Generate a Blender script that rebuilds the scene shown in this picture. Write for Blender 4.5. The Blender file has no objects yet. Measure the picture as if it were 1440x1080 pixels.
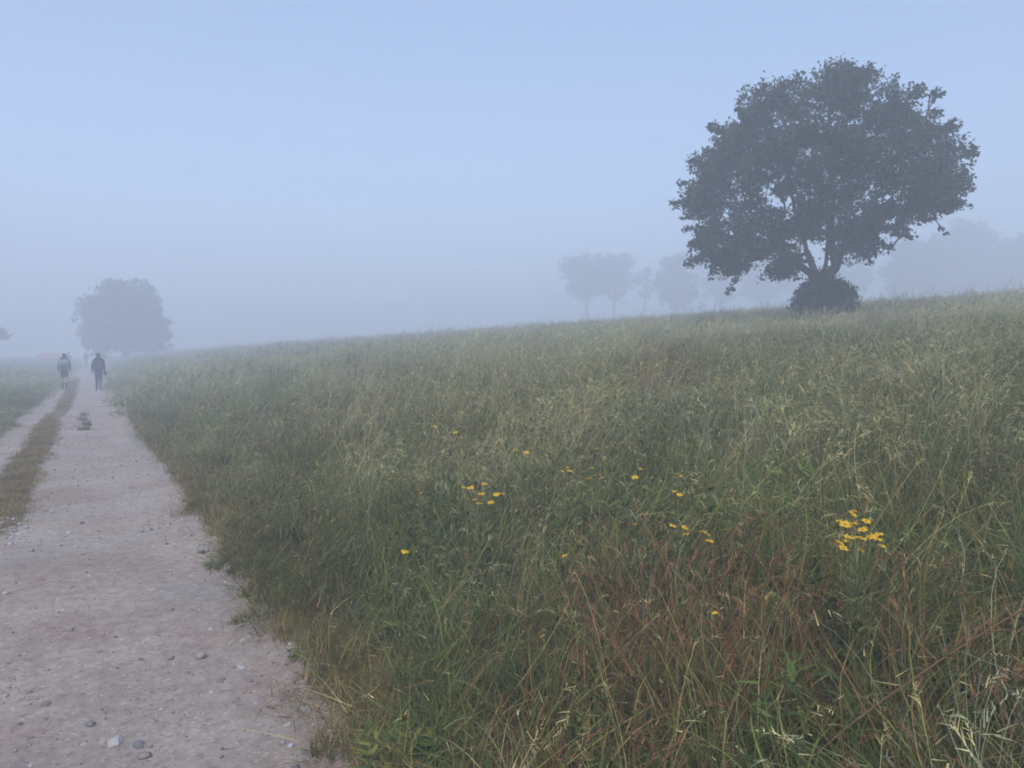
import bpy, bmesh, math, random
import numpy as np
from mathutils import Vector, noise as mnoise

R = math.radians
rng = np.random.default_rng(7)
random.seed(7)
scene = bpy.context.scene
COL = scene.collection

# ------------------------------------------------------------------ frame
# world: X = distance to the right of the track's axis, Y = distance along it.
CA, SA = 0.874, 0.485                     # the camera looks 29 degrees right of the track
CAM_Z, F = 1.5, 1067.0


def cam2w(xc, yc):
    return CA * xc + SA * yc, -SA * xc + CA * yc


def w2cam(n, s):
    return CA * n - SA * s, SA * n + CA * s


# ------------------------------------------------------------------ noise
def _hash(ix, iy, seed):
    h = (ix.astype(np.int64) * 374761393 + iy.astype(np.int64) * 668265263 + seed * 974711) & 0x7FFFFFFF
    h = ((h ^ (h >> 13)) * 1274126177) & 0x7FFFFFFF
    return ((h ^ (h >> 16)) & 0xFFFF) / 65535.0


def vnoise(x, y, seed=0):
    x = np.asarray(x, float); y = np.asarray(y, float)
    ix = np.floor(x); iy = np.floor(y)
    fx = x - ix; fy = y - iy
    fx = fx * fx * (3 - 2 * fx); fy = fy * fy * (3 - 2 * fy)
    a = _hash(ix, iy, seed); b = _hash(ix + 1, iy, seed)
    c = _hash(ix, iy + 1, seed); d = _hash(ix + 1, iy + 1, seed)
    return (a * (1 - fx) + b * fx) * (1 - fy) + (c * (1 - fx) + d * fx) * fy


def fbm(x, y, seed=0, oct=4):
    t = 0; a = 0.5; tot = 0
    for k in range(oct):
        t = t + a * vnoise(np.asarray(x) * 2 ** k, np.asarray(y) * 2 ** k, seed + k * 17)
        tot += a; a *= 0.5
    return t / tot


def sstep(a, b, x):
    t = np.clip((np.asarray(x, float) - a) / (b - a), 0, 1)
    return t * t * (3 - 2 * t)


# ------------------------------------------------------------------ terrain
def bend(s):
    """sideways wander of the track"""
    s = np.asarray(s, float)
    return 0.05 * np.sin(s * 0.23 + 0.6) * sstep(3, 15, s)


def terrain(n, s):
    n = np.asarray(n, float); s = np.asarray(s, float)
    z = 0.65 * (np.clip(s, 0, 220) / 129.0) ** 2
    nr = np.clip(n - 0.75, 0, None)
    z = z + 0.75 * (1 - np.exp(-nr / 5.0)) + 0.0925 * nr / np.sqrt(1 + (nr / 130.0) ** 2)
    nl = np.clip(-1.5 - n, 0, None)
    z = z - 0.012 * nl / np.sqrt(1 + (nl / 120.0) ** 2)
    q = 1.053 * n + 0.559 * s
    d = np.clip(q - 58, 0, 320)
    z = z - 0.03 * (np.sqrt(d * d + 100) - 10)
    off = sstep(0.9, 6, np.abs(n + 0.4))
    z = z + off * (0.35 * (fbm(n * 0.09, s * 0.09, 3) - 0.5) + 0.12 * (fbm(n * 0.5, s * 0.5, 9) - 0.5))
    return z


def tz(n, s):
    return float(terrain(np.array([n]), np.array([s]))[0])


PITCH = math.atan(37 / F)


def ray(px, py):
    x = (px - 720) / F; v = (540 - py) / F
    cp, sp = math.cos(PITCH), math.sin(PITCH)
    y = cp + v * sp
    z = -sp + v * cp
    n, s = cam2w(x, y)
    return n, s, z


def hit(px, py, h=0.0, far=250.0):
    """the place of the meadow that stands h above the ground along a sight line"""
    dn, ds, dz = ray(px, py)
    t = np.arange(1.0, far, 0.02)
    zz = CAM_Z + t * dz
    g = terrain(t * dn, t * ds) + h
    k = np.argmax(zz <= g)
    return float(t[k] * dn), float(t[k] * ds)


def at(px, depth):
    return cam2w((px - 720) / F * depth, depth)


# ------------------------------------------------------------------ mesh helpers
def tag(o, label=None, cat=None, group=None, kind=None):
    if label: o['label'] = label
    if cat: o['category'] = cat
    if group: o['group'] = group
    if kind: o['kind'] = kind
    return o


def np_mesh(name, V, faces, cols=None, smooth=False):
    """faces: list of int arrays (m,k)"""
    me = bpy.data.meshes.new(name)
    V = np.asarray(V, np.float32)
    me.vertices.add(len(V)); me.vertices.foreach_set('co', V.ravel())
    faces = [np.asarray(f, np.int32) for f in faces if len(f)]
    loops = np.concatenate([f.ravel() for f in faces])
    sizes = np.concatenate([np.full(len(f), f.shape[1], np.int32) for f in faces])
    starts = np.concatenate([[0], np.cumsum(sizes)[:-1]]).astype(np.int32)
    me.loops.add(len(loops)); me.loops.foreach_set('vertex_index', loops)
    me.polygons.add(len(sizes)); me.polygons.foreach_set('loop_start', starts)
    try:
        me.polygons.foreach_set('loop_total', sizes)
    except Exception:
        pass
    me.update(calc_edges=True)
    if smooth:
        me.polygons.foreach_set('use_smooth', np.ones(len(sizes), bool))
    if cols is not None:
        a = me.attributes.new('col', 'FLOAT_COLOR', 'POINT')
        c = np.ones((len(V), 4), np.float32); c[:, :3] = cols
        a.data.foreach_set('color', c.ravel())
    me.validate()
    return me


def link(name, me, mat=None, parent=None, loc=None):
    o = bpy.data.objects.new(name, me)
    COL.objects.link(o)
    if mat is not None and me is not None and not me.materials: me.materials.append(mat)
    if parent: o.parent = parent
    if loc is not None: o.location = loc
    return o


def empty(name, loc, rz=0.0):
    o = bpy.data.objects.new(name, None); COL.objects.link(o)
    o.location = loc; o.rotation_euler = (0, 0, rz); o.empty_display_size = 0.2
    return o


def tube(path, radii, sides=6, cap=True):
    """a tapered tube along a polyline, as (V, quads)"""
    P = np.asarray(path, float); r = np.asarray(radii, float)
    T = np.gradient(P, axis=0); T /= np.linalg.norm(T, axis=1)[:, None] + 1e-9
    up = np.array([0.31, 0.87, 0.21]); up /= np.linalg.norm(up)
    A = np.cross(T, up); A /= np.linalg.norm(A, axis=1)[:, None] + 1e-9
    B = np.cross(T, A)
    ang = np.linspace(0, 2 * np.pi, sides, endpoint=False)
    V = (P[:, None, :] + r[:, None, None] * (np.cos(ang)[None, :, None] * A[:, None, :] + np.sin(ang)[None, :, None] * B[:, None, :])).reshape(-1, 3)
    Q = []
    for i in range(len(P) - 1):
        for j in range(sides):
            Q.append((i * sides + j, i * sides + (j + 1) % sides, (i + 1) * sides + (j + 1) % sides, (i + 1) * sides + j))
    return V, np.array(Q, np.int32)


class Acc:
    def __init__(s): s.V = []; s.Q = []; s.T = []; s.C = []; s.n = 0
    def add(s, V, Q=None, T=None, C=None):
        V = np.asarray(V, float)
        if Q is not None and len(Q): s.Q.append(np.asarray(Q) + s.n)
        if T is not None and len(T): s.T.append(np.asarray(T) + s.n)
        s.V.append(V)
        s.C.append(np.tile((1, 1, 1), (len(V), 1)) if C is None else np.broadcast_to(np.asarray(C, float), (len(V), 3)))
        s.n += len(V)
    def mesh(s, name, smooth=False):
        f = []
        if s.Q: f.append(np.concatenate(s.Q))
        if s.T: f.append(np.concatenate(s.T))
        return np_mesh(name, np.concatenate(s.V), f, np.concatenate(s.C), smooth)


# ------------------------------------------------------------------ materials
def new_mat(name):
    m = bpy.data.materials.new(name); m.use_nodes = True
    nt = m.node_tree
    b = nt.nodes['Principled BSDF']
    return m, nt, b


def plain(name, col, rough=0.8, var=0.25, scale=6.0):
    m, nt, b = new_mat(name)
    tc = nt.nodes.new('ShaderNodeTexCoord'); nz = nt.nodes.new('ShaderNodeTexNoise')
    nz.inputs['Scale'].default_value = scale; nz.inputs['Detail'].default_value = 5
    nt.links.new(tc.outputs['Object'], nz.inputs['Vector'])
    mx = nt.nodes.new('ShaderNodeMix'); mx.data_type = 'RGBA'
    mx.inputs['A'].default_value = (*[c * (1 - var) for c in col], 1)
    mx.inputs['B'].default_value = (*[min(1, c * (1 + var)) for c in col], 1)
    nt.links.new(nz.outputs['Fac'], mx.inputs['Factor'])
    nt.links.new(mx.outputs['Result'], b.inputs['Base Color'])
    b.inputs['Roughness'].default_value = rough
    b.inputs['Specular IOR Level'].default_value = 0.25
    return m


def foliage(name, transl=0.3, hue=0.04, val=0.5, tint=(1, 1, 1), rnd=True):
    m, nt, b = new_mat(name)
    at_ = nt.nodes.new('ShaderNodeAttribute'); at_.attribute_name = 'col'
    oi = nt.nodes.new('ShaderNodeObjectInfo')
    hs = nt.nodes.new('ShaderNodeHueSaturation')
    nt.links.new(at_.outputs['Color'], hs.inputs['Color'])
    if rnd:
        r1 = nt.nodes.new('ShaderNodeMapRange'); r1.inputs['To Min'].default_value = 0.5 - hue; r1.inputs['To Max'].default_value = 0.5 + hue
        r2 = nt.nodes.new('ShaderNodeMapRange'); r2.inputs['To Min'].default_value = 1 - val * 0.6; r2.inputs['To Max'].default_value = 1 + val * 0.6
        mu = nt.nodes.new('ShaderNodeMath'); mu.operation = 'MULTIPLY'; mu.inputs[1].default_value = 7.31
        fr = nt.nodes.new('ShaderNodeMath'); fr.operation = 'FRACT'
        nt.links.new(oi.outputs['Random'], r1.inputs['Value'])
        nt.links.new(oi.outputs['Random'], mu.inputs[0]); nt.links.new(mu.outputs[0], fr.inputs[0])
        nt.links.new(fr.outputs[0], r2.inputs['Value'])
        nt.links.new(r1.outputs[0], hs.inputs['Hue']); nt.links.new(r2.outputs[0], hs.inputs['Value'])
    b.inputs['Roughness'].default_value = 0.65
    b.inputs['Specular IOR Level'].default_value = 0.2
    nt.links.new(hs.outputs['Color'], b.inputs['Base Color'])
    tr = nt.nodes.new('ShaderNodeBsdfTranslucent'); mix = nt.nodes.new('ShaderNodeMixShader')
    mix.inputs['Fac'].default_value = transl
    nt.links.new(hs.outputs['Color'], tr.inputs['Color'])
    nt.links.new(b.outputs[0], mix.inputs[1]); nt.links.new(tr.outputs[0], mix.inputs[2])
    nt.links.new(mix.outputs[0], nt.nodes['Material Output'].inputs['Surface'])
    return m


M_GRASS = foliage('grass_blades', 0.35, 0.025, 0.5)
M_LEAF = foliage('tree_leaves', 0.25, rnd=False)
M_BARK = plain('bark', (0.09, 0.075, 0.06), 0.9, 0.4, 4)
M_STONE_W = plain('pale_stone', (0.40, 0.375, 0.35), 0.85, 0.2, 25)
M_STONE_G = plain('grey_stone', (0.20, 0.19, 0.18), 0.85, 0.3, 25)


def ground_mat():
    m, nt, b = new_mat('meadow_soil')
    tc = nt.nodes.new('ShaderNodeTexCoord')
    n1 = nt.nodes.new('ShaderNodeTexNoise'); n1.inputs['Scale'].default_value = 0.15; n1.inputs['Detail'].default_value = 8
    n2 = nt.nodes.new('ShaderNodeTexNoise'); n2.inputs['Scale'].default_value = 3.5; n2.inputs['Detail'].default_value = 8
    nt.links.new(tc.outputs['Object'], n1.inputs['Vector']); nt.links.new(tc.outputs['Object'], n2.inputs['Vector'])
    cr = nt.nodes.new('ShaderNodeValToRGB')
    cr.color_ramp.elements[0].position = 0.35; cr.color_ramp.elements[0].color = (0.085, 0.07, 0.04, 1)
    cr.color_ramp.elements[1].position = 0.65; cr.color_ramp.elements[1].color = (0.13, 0.115, 0.06, 1)
    c2 = nt.nodes.new('ShaderNodeValToRGB')
    c2.color_ramp.elements[0].position = 0.3; c2.color_ramp.elements[0].color = (0.6, 0.55, 0.5, 1)
    c2.color_ramp.elements[1].position = 0.75; c2.color_ramp.elements[1].color = (1.2, 1.2, 1.1, 1)
    nt.links.new(n1.outputs['Fac'], cr.inputs['Fac']); nt.links.new(n2.outputs['Fac'], c2.inputs['Fac'])
    mx = nt.nodes.new('ShaderNodeMix'); mx.data_type = 'RGBA'; mx.blend_type = 'MULTIPLY'; mx.inputs['Factor'].default_value = 1
    nt.links.new(cr.outputs['Color'], mx.inputs['A']); nt.links.new(c2.outputs['Color'], mx.inputs['B'])
    nt.links.new(mx.outputs['Result'], b.inputs['Base Color'])
    b.inputs['Roughness'].default_value = 0.95; b.inputs['Specular IOR Level'].default_value = 0.1
    return m


def path_mat():
    m, nt, b = new_mat('trodden_dirt')
    L = nt.links.new
    def N(t, **k):
        x = nt.nodes.new(t)
        for a, v in k.items(): setattr(x, a, v)
        return x
    def noise(scale, detail=6, rough=0.55):
        x = N('ShaderNodeTexNoise'); x.inputs['Scale'].default_value = scale; x.inputs['Detail'].default_value = detail
        x.inputs['Roughness'].default_value = rough; L(tc.outputs['Object'], x.inputs['Vector']); return x
    def ramp(src, p0, c0, p1, c1):
        x = N('ShaderNodeValToRGB'); e = x.color_ramp.elements
        e[0].position = p0; e[0].color = (*c0, 1); e[1].position = p1; e[1].color = (*c1, 1)
        L(src, x.inputs['Fac']); return x
    def mix(a, bb, f, mode='MIX'):
        x = N('ShaderNodeMix', data_type='RGBA', blend_type=mode)
        L(a, x.inputs['A']); L(bb, x.inputs['B'])
        if isinstance(f, float): x.inputs['Factor'].default_value = f
        else: L(f, x.inputs['Factor'])
        return x.outputs['Result']
    tc = N('ShaderNodeTexCoord')
    a = ramp(noise(0.9, 8, 0.6).outputs['Fac'], 0.36, (0.345, 0.262, 0.212), 0.64, (0.435, 0.37, 0.312))
    g = ramp(noise(0.55, 6).outputs['Fac'], 0.52, (0, 0, 0), 0.68, (1, 1, 1))
    grey = N('ShaderNodeRGB'); grey.outputs[0].default_value = (0.345, 0.315, 0.283, 1)
    c = mix(a.outputs['Color'], grey.outputs[0], g.outputs['Color'])
    f = ramp(noise(14, 8, 0.7).outputs['Fac'], 0.3, (0.70, 0.69, 0.68), 0.72, (1.18, 1.18, 1.18))
    c = mix(c, f.outputs['Color'], 1.0, 'MULTIPLY')
    # grains of grit, dark and pale
    v = N('ShaderNodeTexVoronoi'); v.inputs['Scale'].default_value = 70; L(tc.outputs['Object'], v.inputs['Vector'])
    vc = N('ShaderNodeSeparateColor'); L(v.outputs['Color'], vc.inputs[0])
    vs = ramp(vc.outputs[0], 0.88, (0.98, 0.98, 0.98), 1.0, (1.3, 1.3, 1.3))
    vd = ramp(vc.outputs[1], 0.88, (1, 1, 1), 1.0, (0.68, 0.68, 0.68))
    c = mix(c, vs.outputs['Color'], 1.0, 'MULTIPLY'); c = mix(c, vd.outputs['Color'], 1.0, 'MULTIPLY')
    # earth of the middle ridge and the verges comes in as a vertex mask (it is another soil)
    at_ = N('ShaderNodeAttribute'); at_.attribute_name = 'col'
    sx = N('ShaderNodeSeparateColor'); L(at_.outputs['Color'], sx.inputs[0])
    n3 = noise(5, 6)
    ad = N('ShaderNodeMath', operation='ADD'); L(sx.outputs[0], ad.inputs[0])
    sc = N('ShaderNodeMath', operation='MULTIPLY_ADD'); L(n3.outputs['Fac'], sc.inputs[0]); sc.inputs[1].default_value = 0.9; sc.inputs[2].default_value = -0.45
    L(sc.outputs[0], ad.inputs[1])
    mk = ramp(ad.outputs[0], 0.4, (0, 0, 0), 0.65, (1, 1, 1))
    ridge = N('ShaderNodeRGB'); ridge.outputs[0].default_value = (0.175, 0.13, 0.09, 1)
    c = mix(c, ridge.outputs[0], mk.outputs['Color'])
    L(c, b.inputs['Base Color'])
    b.inputs['Roughness'].default_value = 0.92; b.inputs['Specular IOR Level'].default_value = 0.15
    bp = N('ShaderNodeBump'); bp.inputs['Strength'].default_value = 0.8; bp.inputs['Distance'].default_value = 0.015
    nb = noise(45, 8, 0.7); L(nb.outputs['Fac'], bp.inputs['Height']); L(bp.outputs[0], b.inputs['Normal'])
    return m


# ------------------------------------------------------------------ ground
def axis(lo, hi, fine_lo, fine_hi, step, grow):
    a = list(np.arange(fine_lo, fine_hi + 1e-6, step))
    x, st = fine_hi, step
    while x < hi:
        st *= grow; x += st; a.append(min(x, hi))
    x, st = fine_lo, step
    while x > lo:
        st *= grow; x -= st; a.insert(0, max(x, lo))
    return np.array(sorted(set(np.round(a, 5))))


EXT = 470.0
ax = axis(-EXT, EXT, -2.6, 6.0, 0.1, 1.06)
ay = axis(-EXT, EXT, -2, 40, 0.35, 1.05)
GX, GY = np.meshgrid(ax, ay, indexing='xy')
GZ = terrain(GX, GY)
und = sstep(-1.75, -1.45, GX) * (1 - sstep(1.0, 1.25, GX)) * sstep(-25, -20, GY) * (1 - sstep(150, 156, GY))
GZ = GZ - 0.05 * und
ny, nx = GX.shape
ii = np.arange(ny * nx).reshape(ny, nx)
Q = np.stack([ii[:-1, :-1], ii[:-1, 1:], ii[1:, 1:], ii[1:, :-1]], -1).reshape(-1, 4)
g = link('ground', np_mesh('ground', np.stack([GX, GY, GZ], -1).reshape(-1, 3), [Q], None, True), ground_mat())
tag(g, kind='structure')

# ------------------------------------------------------------------ the dirt track
pn = np.arange(-2.2, 1.75, 0.03)
ps = np.concatenate([np.arange(-4, 14, 0.035), np.arange(14, 40, 0.12), np.arange(40, 158, 0.6)])
PX, PY = np.meshgrid(pn, ps, indexing='xy')


def edges(s):
    """right edge, left edge of the track, ridge mask centre"""
    near = 1 - sstep(4.5, 9, s)
    r = 0.92 + 0.19 * (fbm(s * 0.9, s * 0 + 3.3, 21) - 0.5) + 0.03 * (vnoise(s * 5, s * 0, 5) - 0.5) + bend(s)
    l = -1.48 + 0.25 * (fbm(s * 0.8, s * 0 + 7.1, 31) - 0.5) + bend(s) - 0.2 * near
    return r, l


er, el = edges(PY)
inside = np.minimum(er + 0.42 - PX, PX - el + 0.2)
bare = np.minimum(er - PX, PX - el)
PZ = terrain(PX, PY)
micro = 0.042 * (fbm(PX * 2.2, PY * 1.6, 41, 5) - 0.5) + 0.010 * (fbm(PX * 12, PY * 12, 51, 3) - 0.5)
rut = -0.03 * np.exp(-((PX - 0.15) / 0.4) ** 2) - 0.02 * np.exp(-((PX + 1.25) / 0.2) ** 2)
ridge_m = np.exp(-(((PX - bend(PY)) + 0.78 + 0.05 * np.sin(PY * 0.7)) / 0.22) ** 4) * sstep(6.6, 8.2, PY + 1.3 * (fbm(PX * 3, PY * 0.4, 77) - 0.5)) * (1 - sstep(50, 62, PY))
PZ = PZ + micro + rut * sstep(3, 12, PY) + 0.035 * ridge_m + 0.012 - 0.10 * (1 - sstep(-0.14, 0.16, inside))
verge = (1 - sstep(-0.12, 0.20, bare)) * 0.95
mask = np.clip(ridge_m + verge, 0, 1)
ny, nx = PX.shape
ii = np.arange(ny * nx).reshape(ny, nx)
Q = np.stack([ii[:-1, :-1], ii[:-1, 1:], ii[1:, 1:], ii[1:, :-1]], -1).reshape(-1, 4)
keep = (inside.ravel() > -0.16)
Q = Q[keep[Q].all(axis=1)]
p = link('path', np_mesh('path', np.stack([PX, PY, PZ], -1).reshape(-1, 3), [Q], np.repeat(mask.reshape(-1, 1), 3, 1), True), path_mat())
tag(p, kind='structure')


def path_z(n, s):
    i = int(np.argmin(np.abs(pn - n))); j = int(np.argmin(np.abs(ps - s)))
    return float(PZ[j, i])


# ------------------------------------------------------------------ stones
def rock_geo(rx, ry, rz, seed, sub=2):
    bm = bmesh.new(); bmesh.ops.create_icosphere(bm, subdivisions=sub, radius=1)
    off = Vector((seed * 3.7, seed * 1.3, seed * 7.9))
    for v in bm.verts:
        k = 1 + 0.5 * mnoise.noise(v.co * 1.3 + off) + 0.28 * mnoise.noise(v.co * 2.9 + off)
        v.co = Vector((v.co.x * rx * k, v.co.y * ry * k, v.co.z * rz * k))
    V = np.array([v.co[:] for v in bm.verts]); T = np.array([[w.index for w in f.verts] for f in bm.faces])
    bm.free()
    return V, T


protos = [rock_geo(1, rng.uniform(.6, .9), rng.uniform(.45, .7), k, 1) for k in range(8)]
acc = Acc()
k = 0
while k < 6500:
    s = 2.0 + 20 * rng.random() ** 1.6
    n = rng.uniform(-1.45, 1.05)
    w = 0.25 + 0.75 * float(sstep(0.50, 0.62, fbm(np.array([n * 1.1]), np.array([s * 0.8]), 91))[0])
    w = max(w, 0.8 * math.exp(-((n - 0.8) / 0.18) ** 2))
    if rng.random() > w: continue
    V, T = protos[rng.integers(8)]
    r = 0.0047 * math.exp(rng.normal(0.1, 0.55))
    a = rng.uniform(0, 6.28); c_, s_ = math.cos(a), math.sin(a)
    W = np.stack([V[:, 0] * c_ - V[:, 1] * s_, V[:, 0] * s_ + V[:, 1] * c_, V[:, 2]], 1) * r
    pale = rng.random()
    col = np.array((0.33, 0.28, 0.26)) * rng.uniform(0.55, 1.1) if pale < 0.8 else np.array((0.5, 0.48, 0.47)) * rng.uniform(0.8, 1.1)
    zz = path_z(n, s)
    acc.add(W + (n, s, zz + r * 0.25), T=T, C=col)
    k += 1
gv = link('gravel', acc.mesh('gravel', False), foliage('gravel_grains', 0.0, rnd=False))
tag(gv, 'fine loose gravel and grit scattered over the pinkish dirt track', 'gravel', kind='stuff')

stones = [
    (162, 1050, .042, 'w', 'largest pale stone on the track, lying near the bottom of the picture'),
    (195, 1053, .030, 'g', 'smaller grey stone lying just right of the largest pale stone'),
    (339, 945, .026, 'w', 'pale stone near the right edge of the track beside low brown grass'),
    (430, 1003, .030, 'w', 'white stone at the foot of the tall grass, close to the bottom edge'),
    (405, 1026, .020, 'w', 'small white stone left of the white stone under the tall grass'),
    (126, 814, .022, 'w', 'flat pale stone on the left half of the track in the middle distance'),
    (270, 813, .022, 'w', 'pale pebble on the right side of the track below the first dark weed tufts'),
    (310, 961, .024, 'g', 'dark grey stone in the right half of the track below the pale stone'),
    (128, 1025, .022, 'g', 'dark sliver of stone left of and above the largest pale stone'),
    (297, 890, .020, 'w', 'pale pebble on the bare dirt left of the low spreading weed mat'),
    (342, 906, .020, 'w', 'small white pebble beside the lowest weed tuft at the track edge'),
    (64, 1000, .022, 'g', 'dark stone at the lower left of the track, apart from the others'),
    (8, 836, .024, 'w', 'pale stone at the far left border of the near track'),
    (242, 862, .019, 'g', 'dark pebble in the centre of the near track'),
    (115, 782, .022, 'g', 'dark pebble on the left of the track above the flat pale stone'),
]
for i, (px, py, r, kd, lab) in enumerate(stones):
    n, s = hit(px, py)
    V, T = rock_geo(r, r * rng.uniform(.6, .85), r * rng.uniform(.35, .55), 20 + i, 3)
    me = np_mesh('stone', V, [T], None, True)
    o = link('stone', me, M_STONE_W if kd == 'w' else M_STONE_G, None, (n, s, path_z(n, s) + r * 0.04))
    o.rotation_euler.z = rng.uniform(0, 6)
    tag(o, lab, 'stone', 'loose stones on the dirt track')

# broken pale stones let into the ground where the middle ridge ends
acc = Acc()
for k in range(60):
    px, py = rng.uniform(-25, 42), rng.uniform(735, 772)
    n, s = hit(px, py)
    V, T = protos[rng.integers(8)]
    r = rng.uniform(.012, .035)
    a = rng.uniform(0, 6.28)
    W = np.stack([V[:, 0] * math.cos(a) - V[:, 1] * math.sin(a), V[:, 0] * math.sin(a) + V[:, 1] * math.cos(a), V[:, 2] * .6], 1) * r
    acc.add(W + (n, s, path_z(n, s) + 0.002), T=T, C=np.array((0.46, 0.44, 0.44)) * rng.uniform(.7, 1.1))
o = link('rubble', acc.mesh('rubble'), foliage('rubble_stone', 0.0, rnd=False))
tag(o, 'patch of pale broken stones at the near end of the grassy ridge', 'rubble', kind='stuff')

# ------------------------------------------------------------------ grass
GREENS = [(0.115, 0.145, 0.04), (0.085, 0.12, 0.045), (0.165, 0.175, 0.055), (0.065, 0.09, 0.04)]
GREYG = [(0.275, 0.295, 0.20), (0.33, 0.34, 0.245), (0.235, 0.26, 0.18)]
STRAW = [(0.40, 0.33, 0.165), (0.46, 0.385, 0.22), (0.33, 0.27, 0.13), (0.36, 0.32, 0.18)]
BROWN = [(0.19, 0.125, 0.06), (0.14, 0.10, 0.05), (0.24, 0.165, 0.085)]
RED = [(0.26, 0.125, 0.075), (0.20, 0.095, 0.055), (0.31, 0.18, 0.105)]
pick = lambda L: np.array(L[rng.integers(len(L))]) * rng.uniform(0.75, 1.25) * (1.44, 1.42, 1.16)


def ribbon(acc, root, length, lean, az, width, curl, col, seg=5, tipw=0.1, tipcol=None):
    """one curved blade: starts at lean from vertical and bends over by curl along its length"""
    t = np.linspace(0, 1, seg + 1)
    ang = lean + curl * t ** 1.5
    dl = length / seg
    h = np.concatenate([[0], np.cumsum(np.sin(ang[:-1]) * dl)])
    z = np.concatenate([[0], np.cumsum(np.cos(ang[:-1]) * dl)])
    d = np.array((math.cos(az), math.sin(az), 0))
    P = np.asarray(root) + h[:, None] * d + z[:, None] * np.array((0, 0, 1.0))
    tw = rng.uniform(-0.9, 0.9)
    side = np.array((-math.sin(az + tw), math.cos(az + tw), 0))
    w = width * np.clip(1 - t ** 1.7, tipw, 1) * 0.5
    V = np.concatenate([P - side * w[:, None], P + side * w[:, None]])
    m = seg + 1
    Q = np.array([(i, m + i, m + i + 1, i + 1) for i in range(seg)])
    c = np.tile(col, (m, 1))
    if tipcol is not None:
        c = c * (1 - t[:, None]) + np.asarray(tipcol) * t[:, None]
    acc.add(V, Q, C=np.concatenate([c, c]))
    return P, ang


def seedhead(acc, P, ang, az, col, size):
    """a loose grass panicle of little spikelets at the end of a stem"""
    tip = P[-1]; a0 = ang[-1]
    for j in range(9):
        f = j / 8
        a = a0 + 0.5 * f
        d = np.array((math.cos(az) * math.sin(a), math.sin(az) * math.sin(a), math.cos(a)))
        base = tip + d * size * (f - 0.35)
        ribbon(acc, base, size * rng.uniform(.22, .4) * (1.25 - f), a + rng.uniform(-.6, .6), az + rng.uniform(-1.2, 1.2), size * .036, 0.4, col * rng.uniform(.8, 1.2), 2, 0.25)


WIND = math.atan2(-0.3, 1.0)       # the stems lean over to the right


def rad(r0):
    a = rng.uniform(0, 6.28); r = r0 * math.sqrt(rng.random())
    return np.array((r * math.cos(a), r * math.sin(a), -0.02))


def waz(spread=1.1):
    return rng.normal(WIND, spread)


def tuft(nb, h0, h1, w, pal, r0=0.22, curl=(0.6, 2.5), lean=0.5, mixpal=None, mixp=0.2):
    acc = Acc()
    for _ in range(nb):
        pl = mixpal if (mixpal and rng.random() < mixp) else pal
        c = pick(pl)
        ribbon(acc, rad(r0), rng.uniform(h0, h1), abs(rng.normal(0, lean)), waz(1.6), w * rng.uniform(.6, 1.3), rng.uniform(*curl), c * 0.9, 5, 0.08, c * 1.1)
    return acc


def stems(ns, h0, h1, pal, head, r0=0.22, w=0.0028, curl=(0.2, 1.1), hs=0.12, under=40, upal=GREENS):
    acc = tuft(under, 0.2, 0.5, 0.005, upal, r0, mixpal=BROWN, mixp=0.35)
    for _ in range(ns):
        c = pick(pal); az = waz(0.9)
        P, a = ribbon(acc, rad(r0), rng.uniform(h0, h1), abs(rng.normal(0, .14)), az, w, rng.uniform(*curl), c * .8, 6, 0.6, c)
        seedhead(acc, P, a, az, pick(head), hs * rng.uniform(.7, 1.2))
    return acc


def weed(nl, pal, h=0.4):
    acc = Acc()
    for _ in range(5):
        az = waz(2); c = pick(pal)
        P, a = ribbon(acc, rad(.1), rng.uniform(.6, 1) * h, abs(rng.normal(0, .2)), az, .004, .4, c * .8, 6, .6)
        for k in range(nl):
            i = rng.integers(1, 7)
            ribbon(acc, P[i], rng.uniform(.05, .11), rng.uniform(.7, 1.5), rng.uniform(0, 6.28), rng.uniform(.012, .024), .5, pick(pal), 3, .15)
    return acc


def thatch(nb):
    acc = Acc()
    for _ in range(nb):
        ribbon(acc, rad(.25), rng.uniform(.15, .42), abs(rng.normal(.4, .5)), rng.uniform(0, 6.28), rng.uniform(.003, .006), rng.uniform(.2, 1.6), pick(BROWN if rng.random() < .6 else STRAW) * .85, 4, .1)
    return acc


def flecks(acc, n, z0, z1):
    # loose pale husks and bent leaf tips caught in the tangle
    for _ in range(n):
        p_ = rad(.22); p_[2] = rng.uniform(z0, z1)
        ribbon(acc, p_, rng.uniform(.025, .075), rng.uniform(1.0, 1.9), rng.uniform(0, 6.28), rng.uniform(.003, .006), rng.uniform(-.5, .6), pick(STRAW) * 1.15, 3, .2)
    return acc


PROTO = bpy.data.collections.new('grass_sources')
types = {}


def proto(kind, acc):
    me = acc.mesh('grass_clump'); me.materials.append(M_GRASS)
    o = bpy.data.objects.new('clump_%03d' % sum(len(v) for v in types.values()), me)
    PROTO.objects.link(o)
    types.setdefault(kind, []).append(sum(len(v) for v in types.values()))


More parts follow.
